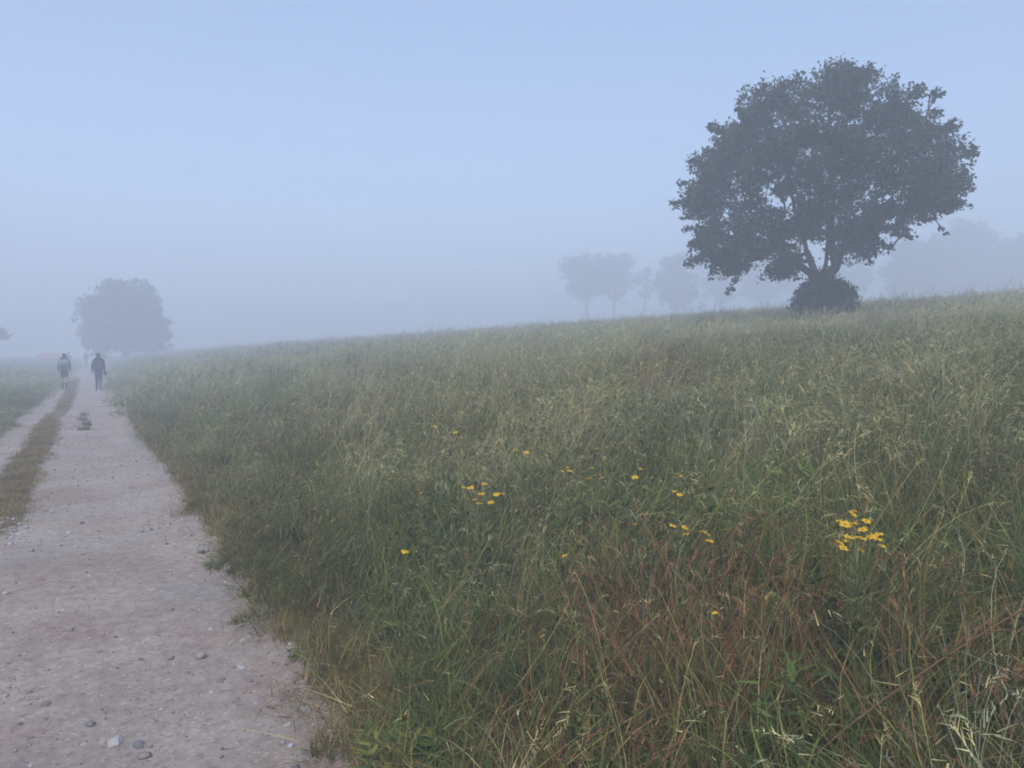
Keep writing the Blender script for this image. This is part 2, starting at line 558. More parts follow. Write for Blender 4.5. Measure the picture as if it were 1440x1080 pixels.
for _ in range(4): proto('green', flecks(tuft(80, .28, .62, .0055, GREENS, mixpal=BROWN, mixp=.15), 5, .25, .5))
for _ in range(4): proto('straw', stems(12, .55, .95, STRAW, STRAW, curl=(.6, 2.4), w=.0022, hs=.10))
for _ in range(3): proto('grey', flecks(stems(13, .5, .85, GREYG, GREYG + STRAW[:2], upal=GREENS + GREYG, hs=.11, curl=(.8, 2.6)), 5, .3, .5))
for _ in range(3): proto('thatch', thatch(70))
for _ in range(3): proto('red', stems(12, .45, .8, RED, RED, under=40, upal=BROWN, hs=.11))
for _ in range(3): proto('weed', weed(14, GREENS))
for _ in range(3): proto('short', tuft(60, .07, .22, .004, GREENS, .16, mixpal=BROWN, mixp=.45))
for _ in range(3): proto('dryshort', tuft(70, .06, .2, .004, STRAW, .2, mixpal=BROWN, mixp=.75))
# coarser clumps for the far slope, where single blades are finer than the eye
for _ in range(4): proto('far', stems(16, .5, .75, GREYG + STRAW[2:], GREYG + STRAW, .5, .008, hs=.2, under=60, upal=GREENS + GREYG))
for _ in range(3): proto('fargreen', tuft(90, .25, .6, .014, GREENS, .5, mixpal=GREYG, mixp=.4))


def gn_scatter(name, P, rot, scl, idx):
    me = bpy.data.meshes.new(name)
    me.vertices.add(len(P)); me.vertices.foreach_set('co', np.asarray(P, np.float32).ravel())
    for nm, ty, arr, key in (('rot', 'FLOAT_VECTOR', rot, 'vector'), ('scl', 'FLOAT_VECTOR', scl, 'vector'), ('idx', 'INT', idx, 'value')):
        a = me.attributes.new(nm, ty, 'POINT')
        a.data.foreach_set(key, np.asarray(arr, np.int32 if ty == 'INT' else np.float32).ravel())
    o = link(name, me)
    ng = bpy.data.node_groups.new(name + '_scatter', 'GeometryNodeTree')
    ng.interface.new_socket('Geometry', in_out='INPUT', socket_type='NodeSocketGeometry')
    ng.interface.new_socket('Geometry', in_out='OUTPUT', socket_type='NodeSocketGeometry')
    nd = ng.nodes; L = ng.links.new
    gi = nd.new('NodeGroupInput'); go = nd.new('NodeGroupOutput')
    ci = nd.new('GeometryNodeCollectionInfo'); ci.inputs['Collection'].default_value = PROTO
    ci.inputs['Separate Children'].default_value = True; ci.inputs['Reset Children'].default_value = True
    iop = nd.new('GeometryNodeInstanceOnPoints'); iop.inputs['Pick Instance'].default_value = True
    def attr(nm, ty):
        x = nd.new('GeometryNodeInputNamedAttribute'); x.data_type = ty; x.inputs['Name'].default_value = nm
        return x.outputs['Attribute']
    L(gi.outputs[0], iop.inputs['Points']); L(ci.outputs[0], iop.inputs['Instance'])
    L(attr('idx', 'INT'), iop.inputs['Instance Index'])
    L(attr('rot', 'FLOAT_VECTOR'), iop.inputs['Rotation']); L(attr('scl', 'FLOAT_VECTOR'), iop.inputs['Scale'])
    L(iop.outputs[0], go.inputs[0])
    md = o.modifiers.new('scatter', 'NODES'); md.node_group = ng
    return o


def sector(d0, d1, dens, a0=-47, a1=44):
    A = 0.5 * (d1 * d1 - d0 * d0) * R(a1 - a0)
    m = int(A * dens)
    d = np.sqrt(rng.uniform(d0 * d0, d1 * d1, m)); a = rng.uniform(R(a0), R(a1), m)
    return cam2w(d * np.sin(a), d * np.cos(a))


def build_field(rings, sel, weights, hscale):
    """rings: (d0, d1, density, widen); sel(n, s) -> keep mask; weights(n, s, d) -> {kind: array}"""
    PP, RR, SS, II = [], [], [], []
    for (d0, d1, dens, widen, a0, a1) in rings:
        n, s = sector(d0, d1, dens, a0, a1)
        k = sel(n, s); n, s = n[k], s[k]
        d = np.hypot(n, s)
        W = weights(n, s, d)
        kinds = list(W); M = np.stack([np.broadcast_to(W[q], n.shape) for q in kinds], 1).clip(0)
        M = M / M.sum(1, keepdims=True)
        u = rng.random(len(n)); ch = (np.cumsum(M, 1) < u[:, None]).sum(1).clip(0, len(kinds) - 1)
        idx = np.array([types[kinds[c]][rng.integers(len(types[kinds[c]]))] for c in ch], int)
        h = hscale(n, s, d) * rng.uniform(.75, 1.2, len(n))
        PP.append(np.stack([n, s, terrain(n, s)], 1))
        tl = sstep(.4, .65, vnoise(n * .9, s * .9, 187)) * rng.uniform(.3, 1.1, len(n)) * .75
        td = 12 * vnoise(n * .5 + 5, s * .5, 181)
        tilt, tilx = tl * np.cos(td), tl * np.sin(td)
        RR.append(np.stack([rng.normal(0, .12, len(n)) + tilx, rng.normal(0, .12, len(n)) + tilt, rng.normal(0, .6, len(n))], 1))
        hw = widen * rng.uniform(.85, 1.15, len(n)); SS.append(np.stack([hw, hw, h], 1)); II.append(idx)
    return np.concatenate(PP), np.concatenate(RR), np.concatenate(SS), np.concatenate(II)


def redness(n, s):
    rn, rs = hit(900, 880, .4)
    return np.exp(-(((n - rn) / 1.1) ** 2 + ((s - rs) / 0.95) ** 2)) + sstep(.58, .7, fbm(n * .55, s * .55, 101)) * .3


def w_meadow(n, s, d):
    e = n - edges(s)[0]
    rd = redness(n, s)
    pg = fbm(n * .35, s * .35, 111)
    near = 1 - sstep(9, 20, d)
    far = sstep(16, 30, d)
    shade_belt = sstep(47, 51, 1.053 * n + .559 * s) * sstep(22, 30, n)  # crest band left to darker green clumps, standing in for shade by the tree
    vg = 1 - sstep(-.02, .28, e + .5 * (fbm(n * 2.0, s * 2.0, 151) - .5))
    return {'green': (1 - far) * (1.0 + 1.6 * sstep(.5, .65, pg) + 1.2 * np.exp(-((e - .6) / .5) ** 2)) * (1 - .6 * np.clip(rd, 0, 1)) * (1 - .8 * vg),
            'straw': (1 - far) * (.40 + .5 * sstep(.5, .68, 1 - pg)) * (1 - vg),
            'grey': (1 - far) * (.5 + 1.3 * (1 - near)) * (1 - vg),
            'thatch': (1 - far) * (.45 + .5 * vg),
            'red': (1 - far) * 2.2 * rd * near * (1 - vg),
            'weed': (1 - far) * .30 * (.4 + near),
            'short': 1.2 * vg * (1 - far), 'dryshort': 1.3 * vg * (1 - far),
            'far': far * (.9 + 1.6 * pg) * (1 - .95 * shade_belt), 'fargreen': far * (.8 + .9 * (1 - pg))}


def h_meadow(n, s, d):
    e = n - edges(s)[0]
    e = e + .5 * (fbm(n * 1.6, s * 1.6, 171) - .5)
    return (.26 + .52 * sstep(-.1, .9, e) ) * (.75 + .5 * fbm(n * .5, s * .5, 121)) * (1 - .35 * sstep(16, 45, d))


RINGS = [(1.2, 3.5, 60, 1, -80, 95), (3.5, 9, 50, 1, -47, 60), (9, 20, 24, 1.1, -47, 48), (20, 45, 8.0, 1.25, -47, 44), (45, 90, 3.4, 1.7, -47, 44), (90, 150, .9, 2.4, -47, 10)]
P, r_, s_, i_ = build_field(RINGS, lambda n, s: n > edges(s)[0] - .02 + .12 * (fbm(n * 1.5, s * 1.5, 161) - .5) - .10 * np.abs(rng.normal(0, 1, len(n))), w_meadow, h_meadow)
m_ = 2800
ss = 2.0 + 26 * rng.random(m_) ** 1.5; nn = edges(ss)[0] + np.abs(rng.normal(0, .22, m_)) - .02 + .10 * (fbm(ss * 2.2, ss * 0, 191) - .5)
hh = rng.uniform(.25, .8, m_); ww = rng.uniform(.4, .9, m_)
P = np.concatenate([P, np.stack([nn, ss, terrain(nn, ss) + .012], 1)]); r_ = np.concatenate([r_, np.stack([0 * hh, 0 * hh, rng.uniform(0, 6, m_)], 1)])
s_ = np.concatenate([s_, np.stack([ww, ww, hh], 1)]); i_ = np.concatenate([i_, [types[q][rng.integers(3)] for q in np.array(['short', 'dryshort', 'thatch'])[rng.choice(3, m_, p=[.55, .40, .05])]]])
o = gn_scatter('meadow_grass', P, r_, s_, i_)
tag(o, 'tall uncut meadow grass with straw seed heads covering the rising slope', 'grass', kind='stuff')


def w_left(n, s, d):
    pg = fbm(n * .3, s * .3, 131)
    far = sstep(25, 40, d)
    return {'green': (1 - far) * (1 + pg), 'grey': (1 - far) * .7, 'thatch': .2 * (1 - far), 'fargreen': far * 1.4, 'far': far * .6}


P, r_, s_, i_ = build_field([(5, 20, 14, 1.1, -70, -25), (20, 45, 6, 1.25, -60, -25), (45, 95, 2.6, 1.7, -55, -25), (95, 170, .9, 2.4, -50, -25)],
                            lambda n, s: n < edges(s)[1] - .02, w_left, lambda n, s, d: (.45 + .35 * sstep(0, 1.5, edges(s)[1] - n)) * (.85 + .3 * fbm(n * .5, s * .5, 141)))
o = gn_scatter('field_grass', P, r_, s_, i_)
tag(o, 'dark green field grass left of the narrow side track', 'grass', kind='stuff')

# the low grass on the ridge between the two tracks
ss = np.concatenate([rng.uniform(7.0, 20, 700), rng.uniform(20, 58, 700)])
nn = rng.normal(-.78, .11, len(ss)) + bend(ss)
kk = (fbm(nn * 3, ss * .5, 77) > .34) & (ss > 7.2 + 1.2 * rng.random(len(ss))) & (nn > -1.06) & (nn < -.52)
nn, ss = nn[kk], ss[kk]
zz = np.array([path_z(a, b) for a, b in zip(nn, ss)])
idx = [types['dryshort' if rng.random() < .72 else 'short'][rng.integers(3)] for _ in ss]
h = rng.uniform(.35, .8, len(ss))
o = gn_scatter('ridge_grass', np.stack([nn, ss, zz], 1), np.stack([0 * h, 0 * h, rng.uniform(0, 6, len(h))], 1), np.stack([h * .75, h, h * .8], 1), idx)
tag(o, 'low dry brownish grass on the ridge between the two wheel tracks', 'grass', kind='stuff')


# ------------------------------------------------------------------ weeds standing on the track
def weed_tuft(px, py, w, h, lab, green=.5, nb=120):
    n, s = hit(px, py)
    acc = Acc()
    for _ in range(nb):
        a = rng.uniform(0, 6.28); r = w * .5 * math.sqrt(rng.random())
        c = pick(GREENS if rng.random() < green else BROWN)
        ribbon(acc, (r * math.cos(a), r * .7 * math.sin(a), -.01), h * rng.uniform(.5, 1.2), abs(rng.normal(.3, .4)), rng.uniform(0, 6.28), rng.uniform(.003, .006), rng.uniform(.3, 1.4), c * .75, 4, .1)
    root = empty('weed_tuft', (n, s, path_z(n, s) if n < 1.25 else tz(n, s)))
    tag(root, lab, 'weed', 'weeds growing on the track')
    link('blades', acc.mesh('blades'), M_GRASS, root)
    acc = Acc()
    for _ in range(26):
        a = rng.uniform(0, 6.28); r = w * .55 * math.sqrt(rng.random())
        ribbon(acc, (r * math.cos(a), r * .7 * math.sin(a), .0), rng.uniform(.02, .05), rng.uniform(.9, 1.5), rng.uniform(0, 6.28), rng.uniform(.006, .012), .2, pick(GREENS) * .7, 3, .2)
    link('leaves', acc.mesh('leaves'), M_GRASS, root)


weed_tuft(118, 605, .24, .17, 'nearest green weed of the row in the middle of the far track', .95, 150)
weed_tuft(122, 598, .20, .19, 'second green weed from the near end of the row in the far track', .95, 130)
weed_tuft(115, 591, .24, .17, 'third green weed from the near end of the row in the far track', .95, 130)
weed_tuft(119, 584, .22, .17, 'farthest green weed of the row in the middle of the far track', .95, 130)
weed_tuft(289, 779, .10, .04, 'small dark weed tuft on bare dirt, farthest out from the grass edge', .6, 70)
weed_tuft(330, 788, .22, .06, 'wide brown weed tuft at the track edge beside the tall grass', .4)
weed_tuft(350, 840, .13, .05, 'small green weed tuft at the track edge below the wide brown one', .8, 80)
weed_tuft(352, 877, .24, .05, 'low spreading weed mat at the track edge, lowest of the row', .45)
weed_tuft(485, 1052, .26, .09, 'bushy dark green weed at the foot of the grass near the bottom edge', .8, 170)


# ------------------------------------------------------------------ yellow flowers
M_PETAL = plain('yellow_petals', (0.72, 0.46, 0.02), 0.6, 0.12, 40)
M_PETAL_O = plain('orange_petals', (0.72, 0.20, 0.03), 0.6, 0.15, 40)
M_DISC = plain('flower_disc', (0.62, 0.30, 0.01), 0.8, 0.2, 200)
M_STEM = plain('flower_stem', (0.15, 0.165, 0.06), 0.7, 0.2, 20)


def flower_meshes(rad_, npet=13):
    acc = Acc()
    for k in range(npet):
        a = k / npet * 6.2832 + rng.uniform(-.08, .08)
        w = rad_ * .25; L_ = rad_ * rng.uniform(.9, 1.1); dr = rng.uniform(-.12, .28) * rad_
        d = np.array((math.cos(a), math.sin(a), 0)); sd = np.array((-math.sin(a), math.cos(a), 0)); z = np.array((0, 0, 1.))
        ln = [(.12, .35, 0), (.5, 1, .06 * rad_), (.85, .95, dr * .6), (1.0, .45, dr)]
        V = [d * L_ * t - sd * w * ww * .5 + z * h for t, ww, h in ln] + [d * L_ * t + sd * w * ww * .5 + z * h for t, ww, h in ln]
        acc.add(V, np.array([(i, 4 + i, 5 + i, i + 1) for i in range(3)]))
    pm = acc.mesh('petals', True)
    V, T = rock_geo(rad_ * .32, rad_ * .32, rad_ * .2, 3, 2)
    return pm, np_mesh('disc', V + (0, 0, rad_ * .06), [T], None, True)


FL = [flower_meshes(.024) for _ in range(3)]


def flower_plant(heads, lab, mat=None, size=1.0, hgt=.54):
    """heads: picture places of the flower heads; one plant carries them all"""
    pts = [(*hit(px, py, hgt),) for px, py in heads]
    n0 = sum(a for a, b in pts) / len(pts); s0 = sum(b for a, b in pts) / len(pts)
    root = empty('wildflower', (n0, s0, tz(n0, s0)))
    tag(root, lab, 'flower', 'yellow wildflowers in the tall grass')
    for (n, s) in pts:
        # pull heads toward the plant so that it stays one plant, keep the sight line by changing height
        dn, ds = n - n0, s - s0
        z = tz(n, s) + hgt - tz(n0, s0) + rng.uniform(-.01, .02)
        top = np.array((dn, ds, z))
        foot = np.array((dn * .35 + rng.uniform(-.03, .03), ds * .35 + rng.uniform(-.03, .03), tz(n0 + dn * .35, s0 + ds * .35) - tz(n0, s0) - .03))
        t = np.linspace(0, 1, 7)[:, None]
        path = foot * (1 - t) + top * t + np.array((dn, ds, 0)) * (-.25 * np.sin(t * np.pi))
        V, Qd = tube(path, np.linspace(.002, .0013, 7) * size, 5)
        acc = Acc(); acc.add(V, Qd)
        for _ in range(6):
            i = rng.integers(1, 5)
            ribbon(acc, path[i], rng.uniform(.04, .08) * size, rng.uniform(.6, 1.2), rng.uniform(0, 6.28), .012 * size, .4, (1, 1, 1), 3, .15)
        st = link('stem', acc.mesh('stem'), M_STEM, root)
        pm, dm = FL[rng.integers(3)]
        if mat is not None: pm = pm.copy(); pm.materials.clear()
        f = link('petals', pm, mat or M_PETAL, st, Vector(top))
        f.scale = [size * rng.uniform(.5, .85)] * 3
        f.rotation_euler = (rng.uniform(-.1, .5), rng.normal(0, .22), rng.normal(-.5, .5))
        d = link('disc', dm, M_DISC, st, Vector(top)); d.rotation_euler = f.rotation_euler; d.scale = f.scale


flower_plant([(1201, 707), (1203, 717), (1180, 733), (1199, 728), (1188, 745), (1192, 755), (1200, 737), (1218, 741), (1213, 753), (1180, 767), (1191, 764), (1200, 765),
              (1212, 768), (1233, 766), (1227, 755), (1236, 748), (1210, 780), (1222, 762), (1240, 765), (1186, 768)],
             'big cluster of bright yellow flowers standing alone in the grass at right', hgt=.58)
flower_plant([(652, 688), (662, 689), (667, 704), (677, 700), (674, 706), (690, 706), (698, 700), (706, 701), (681, 685)],
             'cluster of yellow flowers in the grass near the middle of the picture', size=1.15)
flower_plant([(571, 782), (568, 779)], 'pair of small yellow flowers low in the grass nearest the track', hgt=.5, size=.75)
flower_plant([(589, 689), (592, 693)], 'orange flower head in the grass left of the middle yellow cluster', M_PETAL_O, .9)
flower_plant([(790, 663), (797, 660), (800, 666)], 'three yellow flowers above and right of the middle cluster', size=1.0)
flower_plant([(832, 657), (838, 672), (828, 678), (846, 678)], 'loose group of yellow flowers right of the three upper ones')
flower_plant([(893, 671), (901, 664)], 'pair of yellow flowers in the centre right of the meadow')
flower_plant([(953, 672), (958, 676), (949, 692), (956, 700), (950, 709)], 'upright row of yellow flowers at centre right below a bent grass stem')
flower_plant([(946, 737), (963, 742), (964, 750)], 'three yellow flowers under the upright row of flowers')
flower_plant([(893, 737)], 'single yellow flower between the upright row and the brown grass', size=.8)
flower_plant([(995, 757), (998, 764), (988, 746)], 'yellow flowers beside a pale feathery plant at centre right')
flower_plant([(794, 786)], 'single yellow flower at the top of the reddish brown grass patch', size=.75)
flower_plant([(612, 603), (628, 601), (641, 607)], 'far off trio of yellow flowers in a dark hollow of the meadow', size=1.2)
flower_plant([(725, 637), (740, 634)], 'far pair of yellow flowers in the meadow above the middle cluster', size=1.1)
flower_plant([(813, 622), (838, 634)], 'farthest right pair of tiny yellow flowers on the slope', size=1.1)
flower_plant([(1005, 866)], 'single yellow flower low in the reddish grass at lower right', hgt=.5, size=.6)


# ------------------------------------------------------------------ a dry bent stalk in the corner
def dry_stalk(pts, lab, rad_=.0035):
    w = []
    for px, py, dp in pts:
        n, s = at(px, dp); w.append((n, s, CAM_Z + (503 - py) / F * dp))
    w = np.array(w); u = np.linspace(0, len(w) - 1, 16)
    path = np.stack([np.interp(u, range(len(w)), w[:, i]) for i in range(3)], 1)
    for _ in range(3): path[1:-1] = (path[:-2] + path[1:-1] * 2 + path[2:]) / 4
    b = Vector(path[0]); root = empty('dry_stalk', b); tag(root, lab, 'plant', 'dry stalks in the near grass')
    path = path - np.array(b)
    acc = Acc(); V, Qd = tube(path, np.linspace(rad_, rad_ * .45, 16), 6); acc.add(V, Qd, C=(.24, .15, .08))
    link('stem', acc.mesh('stem', True), M_GRASS, root)
    acc = Acc()
    for k in range(90):
        i = rng.integers(8, 16)
        ribbon(acc, path[i] + rng.normal(0, .008, 3), rng.uniform(.03, .09), rng.uniform(.3, 1.7), WIND + rng.normal(0, .8), rng.uniform(.003, .007), .6, pick(RED if k % 3 else BROWN), 3, .15)
    link('panicle', acc.mesh('panicle'), M_GRASS, root)


dry_stalk([(1150, 1075, 2.15), (1210, 1020, 2.15), (1320, 940, 2.1), (1440, 862, 2.05), (1540, 815, 2.0)], 'longer brown dry stalk slanting up to the right across the bottom right corner')
dry_stalk([(1240, 1090, 2.2), (1310, 1040, 2.2), (1400, 975, 2.2), (1500, 930, 2.15)], 'lower brown dry stalk slanting into the bottom right corner', .003)


# ------------------------------------------------------------------ trees
def build_skeleton(trunk, blobs, step=.55, lift=.18):
    """trunk: list of chains of nodes [(pos), ...] already joined; blobs: centres to reach"""
    pos = []; par = []
    for chain, join in trunk:
        last = join
        for q in chain:
            pos.append(np.array(q, float)); par.append(last); last = len(pos) - 1
    core = len(pos)
    c0 = pos[min(2, core - 1)]
    order = np.argsort(np.linalg.norm(blobs - c0, axis=1))
    tips = []
    for b in order:
        B = blobs[b]
        A = np.array(pos)
        d = np.linalg.norm(A - B, axis=1)
        out = np.linalg.norm(A - c0, axis=1)
        cost = d + .25 * np.maximum(0, A[:, 2] - B[2]) * 2 + np.where(np.arange(len(A)) < min(4, core - 2), 50, 0) + (np.where((A[:, 2] < 3.4), 2.0, 0) if core > 12 else 0) + .15 * np.abs(out + d - np.linalg.norm(B - c0)) * 2
        j = int(np.argmin(cost))
        st = pos[j]; L_ = np.linalg.norm(B - st); m = max(2, int(L_ / step))
        last = j
        for k in range(1, m + 1):
            t = k / m
            q = st * (1 - t) + B * t
            q = q + np.array((0, 0, lift * L_ * math.sin(t * math.pi) * .5)) + rng.normal(0, .05, 3) * L_ * .5 * (1 - t) * t * 4 * .5
            pos.append(q); par.append(last); last = len(pos) - 1
        tips.append(last)
    n = len(pos); cnt = np.zeros(n)
    for t in tips: cnt[t] += 1
    for i in range(n - 1, -1, -1):
        if par[i] >= 0: cnt[par[i]] += max(cnt[i], .0)
    return np.array(pos), np.array(par), np.maximum(cnt, 1)


def limb_mesh(pos, par, cnt, rtip, expo, flare, rmax):
    acc = Acc()
    ch = {}
    for i, p_ in enumerate(par):
        if p_ >= 0: ch.setdefault(p_, []).append(i)
    rr = np.minimum(rtip * cnt ** expo, rmax)
    done = set()
    starts = [i for i, p_ in enumerate(par) if p_ < 0]
    stack = [(i, None) for i in starts]
    while stack:
        i, p_ = stack.pop()
        path = [i] if p_ is None else [p_, i]
        while True:
            kids = ch.get(path[-1], [])
            if not kids: break
            kids = sorted(kids, key=lambda k: -cnt[k])
            for k in kids[1:]: stack.append((k, path[-1]))
            path.append(kids[0])
        P_ = pos[path]; r = rr[path].copy()
        if p_ is not None: r[0] = r[1]
        else:
            z = P_[:, 2] - P_[0, 2]; r = r * (1 + flare * np.exp(-z / .35))
        if len(P_) < 2: continue
        r[-1] *= .5
        V, Qd = tube(P_, r, 9 if r[0] > .08 else 5)
        acc.add(V, Qd)
    return acc.mesh('trunk', True)


def leaf_mesh(blobs, radii, nleaf, size, cols, flat=.75, sub=9, droop=0.0, core=(0, 0, 0)):
    B = np.repeat(np.arange(len(blobs)), np.broadcast_to(nleaf, (len(blobs),)))
    m = len(B)
    ns = len(blobs) * sub
    sc_ = rng.normal(0, 1, (ns, 3)); sc_ /= np.linalg.norm(sc_, axis=1)[:, None]
    sc_ *= rng.random((ns, 1)) ** .45
    which = B * sub + rng.integers(0, sub, m)
    C = blobs[B] + sc_[which] * radii[B][:, None] * np.array((1, 1, flat))
    C = C + rng.normal(0, 1, (m, 3)) * (radii[B] * .24)[:, None] * np.array((1, 1, .7))
    nrm = rng.normal(0, 1, (m, 3)) + np.array((0, 0, 1.0)); nrm /= np.linalg.norm(nrm, axis=1)[:, None]
    t = rng.normal(0, 1, (m, 3)); t[:, 2] -= droop
    t -= (t * nrm).sum(1)[:, None] * nrm; t /= np.linalg.norm(t, axis=1)[:, None]
    b = np.cross(nrm, t)
    L_ = size * rng.uniform(.6, 1.4, m)[:, None]; W_ = L_ * rng.uniform(.45, .7, m)[:, None]
    V = np.stack([C - t * L_ * .5, C + b * W_ * .5 + nrm * L_ * .12 - t * L_ * .08, C + t * L_ * .5 - nrm * L_ * .08, C - b * W_ * .5 + nrm * L_ * .12 - t * L_ * .08], 1).reshape(-1, 3)
    Qd = np.arange(m * 4).reshape(m, 4)
    base = np.array(cols)[rng.integers(0, len(cols), len(blobs))][B] * rng.uniform(.75, 1.25, (m, 1))
    return np_mesh('crown', V, [Qd], np.repeat(base, 4, 0))


LEAFC = [(0.036, 0.055, 0.02), (0.046, 0.065, 0.025), (0.034, 0.052, 0.024), (0.055, 0.07, 0.03)]

# ---- the big lone tree, 42 m away
tn, ts = hit(1158, 438, .42); tb = tz(tn, ts)
D_T = w2cam(tn, ts)[1]; KT = D_T / 42.0
prof_z = [14.0, 13.3, 12.6, 11.5, 10.5, 9.7, 9.0, 8.0, 7.2, 6.2, 5.4, 4.6, 3.9, 3.1, 2.3][::-1]
prof_l = [.6, 1.2, 4.1, 5.1, 5.8, 7.0, 7.3, 7.6, 8.3, 7.3, 7.1, 7.4, 7.8, 6.8, 5.3][::-1]
prof_r = [1.6, 2.4, 4.0, 6.5, 7.0, 7.3, 8.0, 8.3, 8.4, 8.2, 7.2, 5.2, 4.0, 2.6, .6][::-1]
und_x = [-8.4, -7.6, -6.6, -5.4, -4.4, -3.2, -2.0, -.8, .5, 1.4, 2.4, 3.4, 4.5, 5.6, 7.0, 8.4]
und_z = [5.6, 3.7, 2.9, 2.5, 3.4, 2.9, 2.2, 3.2, 4.0, 3.9, 3.2, 4.0, 4.5, 4.9, 5.4, 6.8]


rng = np.random.default_rng(13)


def big_points(m, shell):
    out = []
    while len(out) < m:
        z = rng.uniform(2.3, 14); ph = rng.uniform(0, 2 * np.pi)
        f = rng.random() ** (.5 if not shell else .12)
        c = (math.cos(ph) + 1) / 2
        rl = np.interp(z, prof_z, prof_l); rr_ = np.interp(z, prof_z, prof_r)
        # away from the photo's plane the outline wanders
        wob = 1 + .16 * math.sin(3 * ph + z * .7) * abs(math.sin(ph))
        rad_ = (rl * (1 - c) + rr_ * c) * wob - .75 - .55 * float(sstep(9.5, 12, z))
        if rad_ < .2: continue
        if rng.random() > rad_ / 8: continue
        x, y = math.cos(ph) * rad_ * f, math.sin(ph) * rad_ * f * .8
        low = np.interp(math.copysign(math.hypot(x, y), x), und_x, und_z) + .45
        if z < low or z > (13.5 if abs(x - .9) < 1.3 else 12.9): continue
        out.append((x, y, z))
    return np.array(out)


bl = np.concatenate([big_points(250, True), big_points(120, False)])
low = []
sprig = []
for q in big_points(110, True):
    # little shoots that stick out past the outline
    c_ = np.array((0, 0, 7.5)); d_ = q - c_; L_ = np.linalg.norm(d_)
    if q[2] < 4.5 or q[2] > 11.0: continue
    for t_ in (.75, 1.0, 1.2): sprig.append(q + d_ / L_ * t_)
sprig = np.array(sprig)
for (x0, x1, lo, hi, m) in ((-7.6, -4.2, .45, 1.6, 12), (-4.4, -1.6, .5, 1.6, 12), (-1.2, .2, 2.4, 3.6, 4), (1.8, 3.2, .7, 1.8, 8), (3.0, 7.2, .35, 1.4, 16)):
    for _ in range(m):
        x = rng.uniform(x0, x1); low.append((x, rng.uniform(-1.6, 1.6), np.interp(x, und_x, und_z) + rng.uniform(lo, hi)))
extra = np.array([(-8.0, .4, 7.1), (-7.4, 0, 3.9), (8.1, .3, 7.2), (8.0, -.2, 8.6), (1.0, 0, 13.5), (-4.0, .2, 12.3), (-2.1, .3, 12.6), (-5.6, -.3, 11.0), (4.1, 0, 12.4), (5.4, .2, 11.8), (-7.0, .3, 9.6), (2.2, .4, 13.0), (7.0, .4, 6.0), (1.7, .2, 13.5), (.4, .1, 13.3)])
# sprays that hang below the crown on thin twigs
spray = np.array([(-4.7, .2, 3.3), (-4.95, .2, 2.9), (-5.1, .2, 2.5), (-5.35, .2, 2.1), (-5.6, .2, 1.85), (-6.3, .4, 3.0), (-6.6, .4, 2.75), (-7.3, .1, 3.7), (-7.7, .1, 3.5), (6.25, -.3, 5.2), (6.45, -.3, 4.7), (6.6, -.3, 4.4), (2.3, -.4, 3.5), (2.55, -.4, 3.2)])
nmain = len(bl)
bl = np.concatenate([bl, np.array(low), extra, spray, sprig])
br = np.concatenate([rng.uniform(.5, 1.0, nmain), rng.uniform(.45, .75, len(low)), np.full(len(extra), .5), rng.uniform(.16, .26, len(spray)), rng.uniform(.14, .27, len(sprig))])
bl[:, 0] = bl[:, 0] * .93 - .6 * sstep(2.5, 6, bl[:, 2]); bl[:, 2] = 2 + (bl[:, 2] - 2) * .985
trunk = [([(0, 0, -.3), (0.02, 0, .8), (.0, .05, 1.7), (-.05, .05, 2.2)], -1),
         ([(-.5, .2, 2.9), (-.9, .3, 3.9), (-1.2, .3, 5.2), (-1.4, .2, 7.0), (-1.6, .2, 8.8)], 3),
         ([(.55, -.1, 3.0), (.95, -.2, 4.1), (1.1, -.2, 5.4), (1.2, 0, 7.2), (1.0, .1, 9.5), (1.1, .2, 11.4)], 3),
         ([(-1.2, -.6, 3.1), (-2.4, -1.2, 4.0), (-3.6, -1.6, 4.9)], 3),
         ([(2.0, .9, 5.6), (3.2, 1.3, 6.5), (4.4, 1.2, 7.3)], 11),
         ([(.1, 1.0, 3.4), (.2, 2.2, 4.9), (.1, 3.4, 6.4)], 3),
         ([(.3, -1.2, 4.6), (.4, -2.6, 6.0), (.3, -3.9, 7.2)], 9)]
pos, par, cnt = build_skeleton(trunk, bl)
yaw = -math.atan2(SA, CA)
root = empty('oak_tree', (tn, ts, tb), yaw - math.atan((1158 - 720) / F))
root.scale = (KT, KT, KT * 1.045)
tag(root, 'big lone broad-crowned tree on the rise at right, nearest and darkest of all', 'tree')
link('trunk', limb_mesh(pos, par, cnt, .019, .46, .3, .27), M_BARK, root)
link('crown', leaf_mesh(bl, br, np.clip(215 * br ** 1.6, 11, 300).astype(int), .235, LEAFC, .75, 10, .5), M_LEAF, root)

# ---- the bush round its foot
bb = []
while len(bb) < 100:
    v = rng.normal(0, 1, 3); v /= np.linalg.norm(v); v *= rng.random() ** .25
    q = np.array((v[0] * 1.3, v[1] * 1.25, .95 + v[2] * .85))
    if q[2] > .1: bb.append(q)
bb = np.array(bb)
root = empty('bush', (*at(1159, D_T - .7), tz(*at(1159, D_T - .7))), yaw); root.scale = (KT * 1.05, KT * 1.05, KT * 1.45)
tag(root, 'dense round dark bush hugging the foot of the big lone tree', 'bush')
bpos, bpar, bcnt = build_skeleton([([(0, 0, -.1), (.0, .02, .25), (.05, 0, .5)], -1)], bb[:40], .3)
link('stem', limb_mesh(bpos, bpar, bcnt, .012, .4, .2, .07), M_BARK, root)
link('foliage', leaf_mesh(bb, rng.uniform(.32, .5, len(bb)), 260, .11, LEAFC, .85, 9, .2), M_LEAF, root)


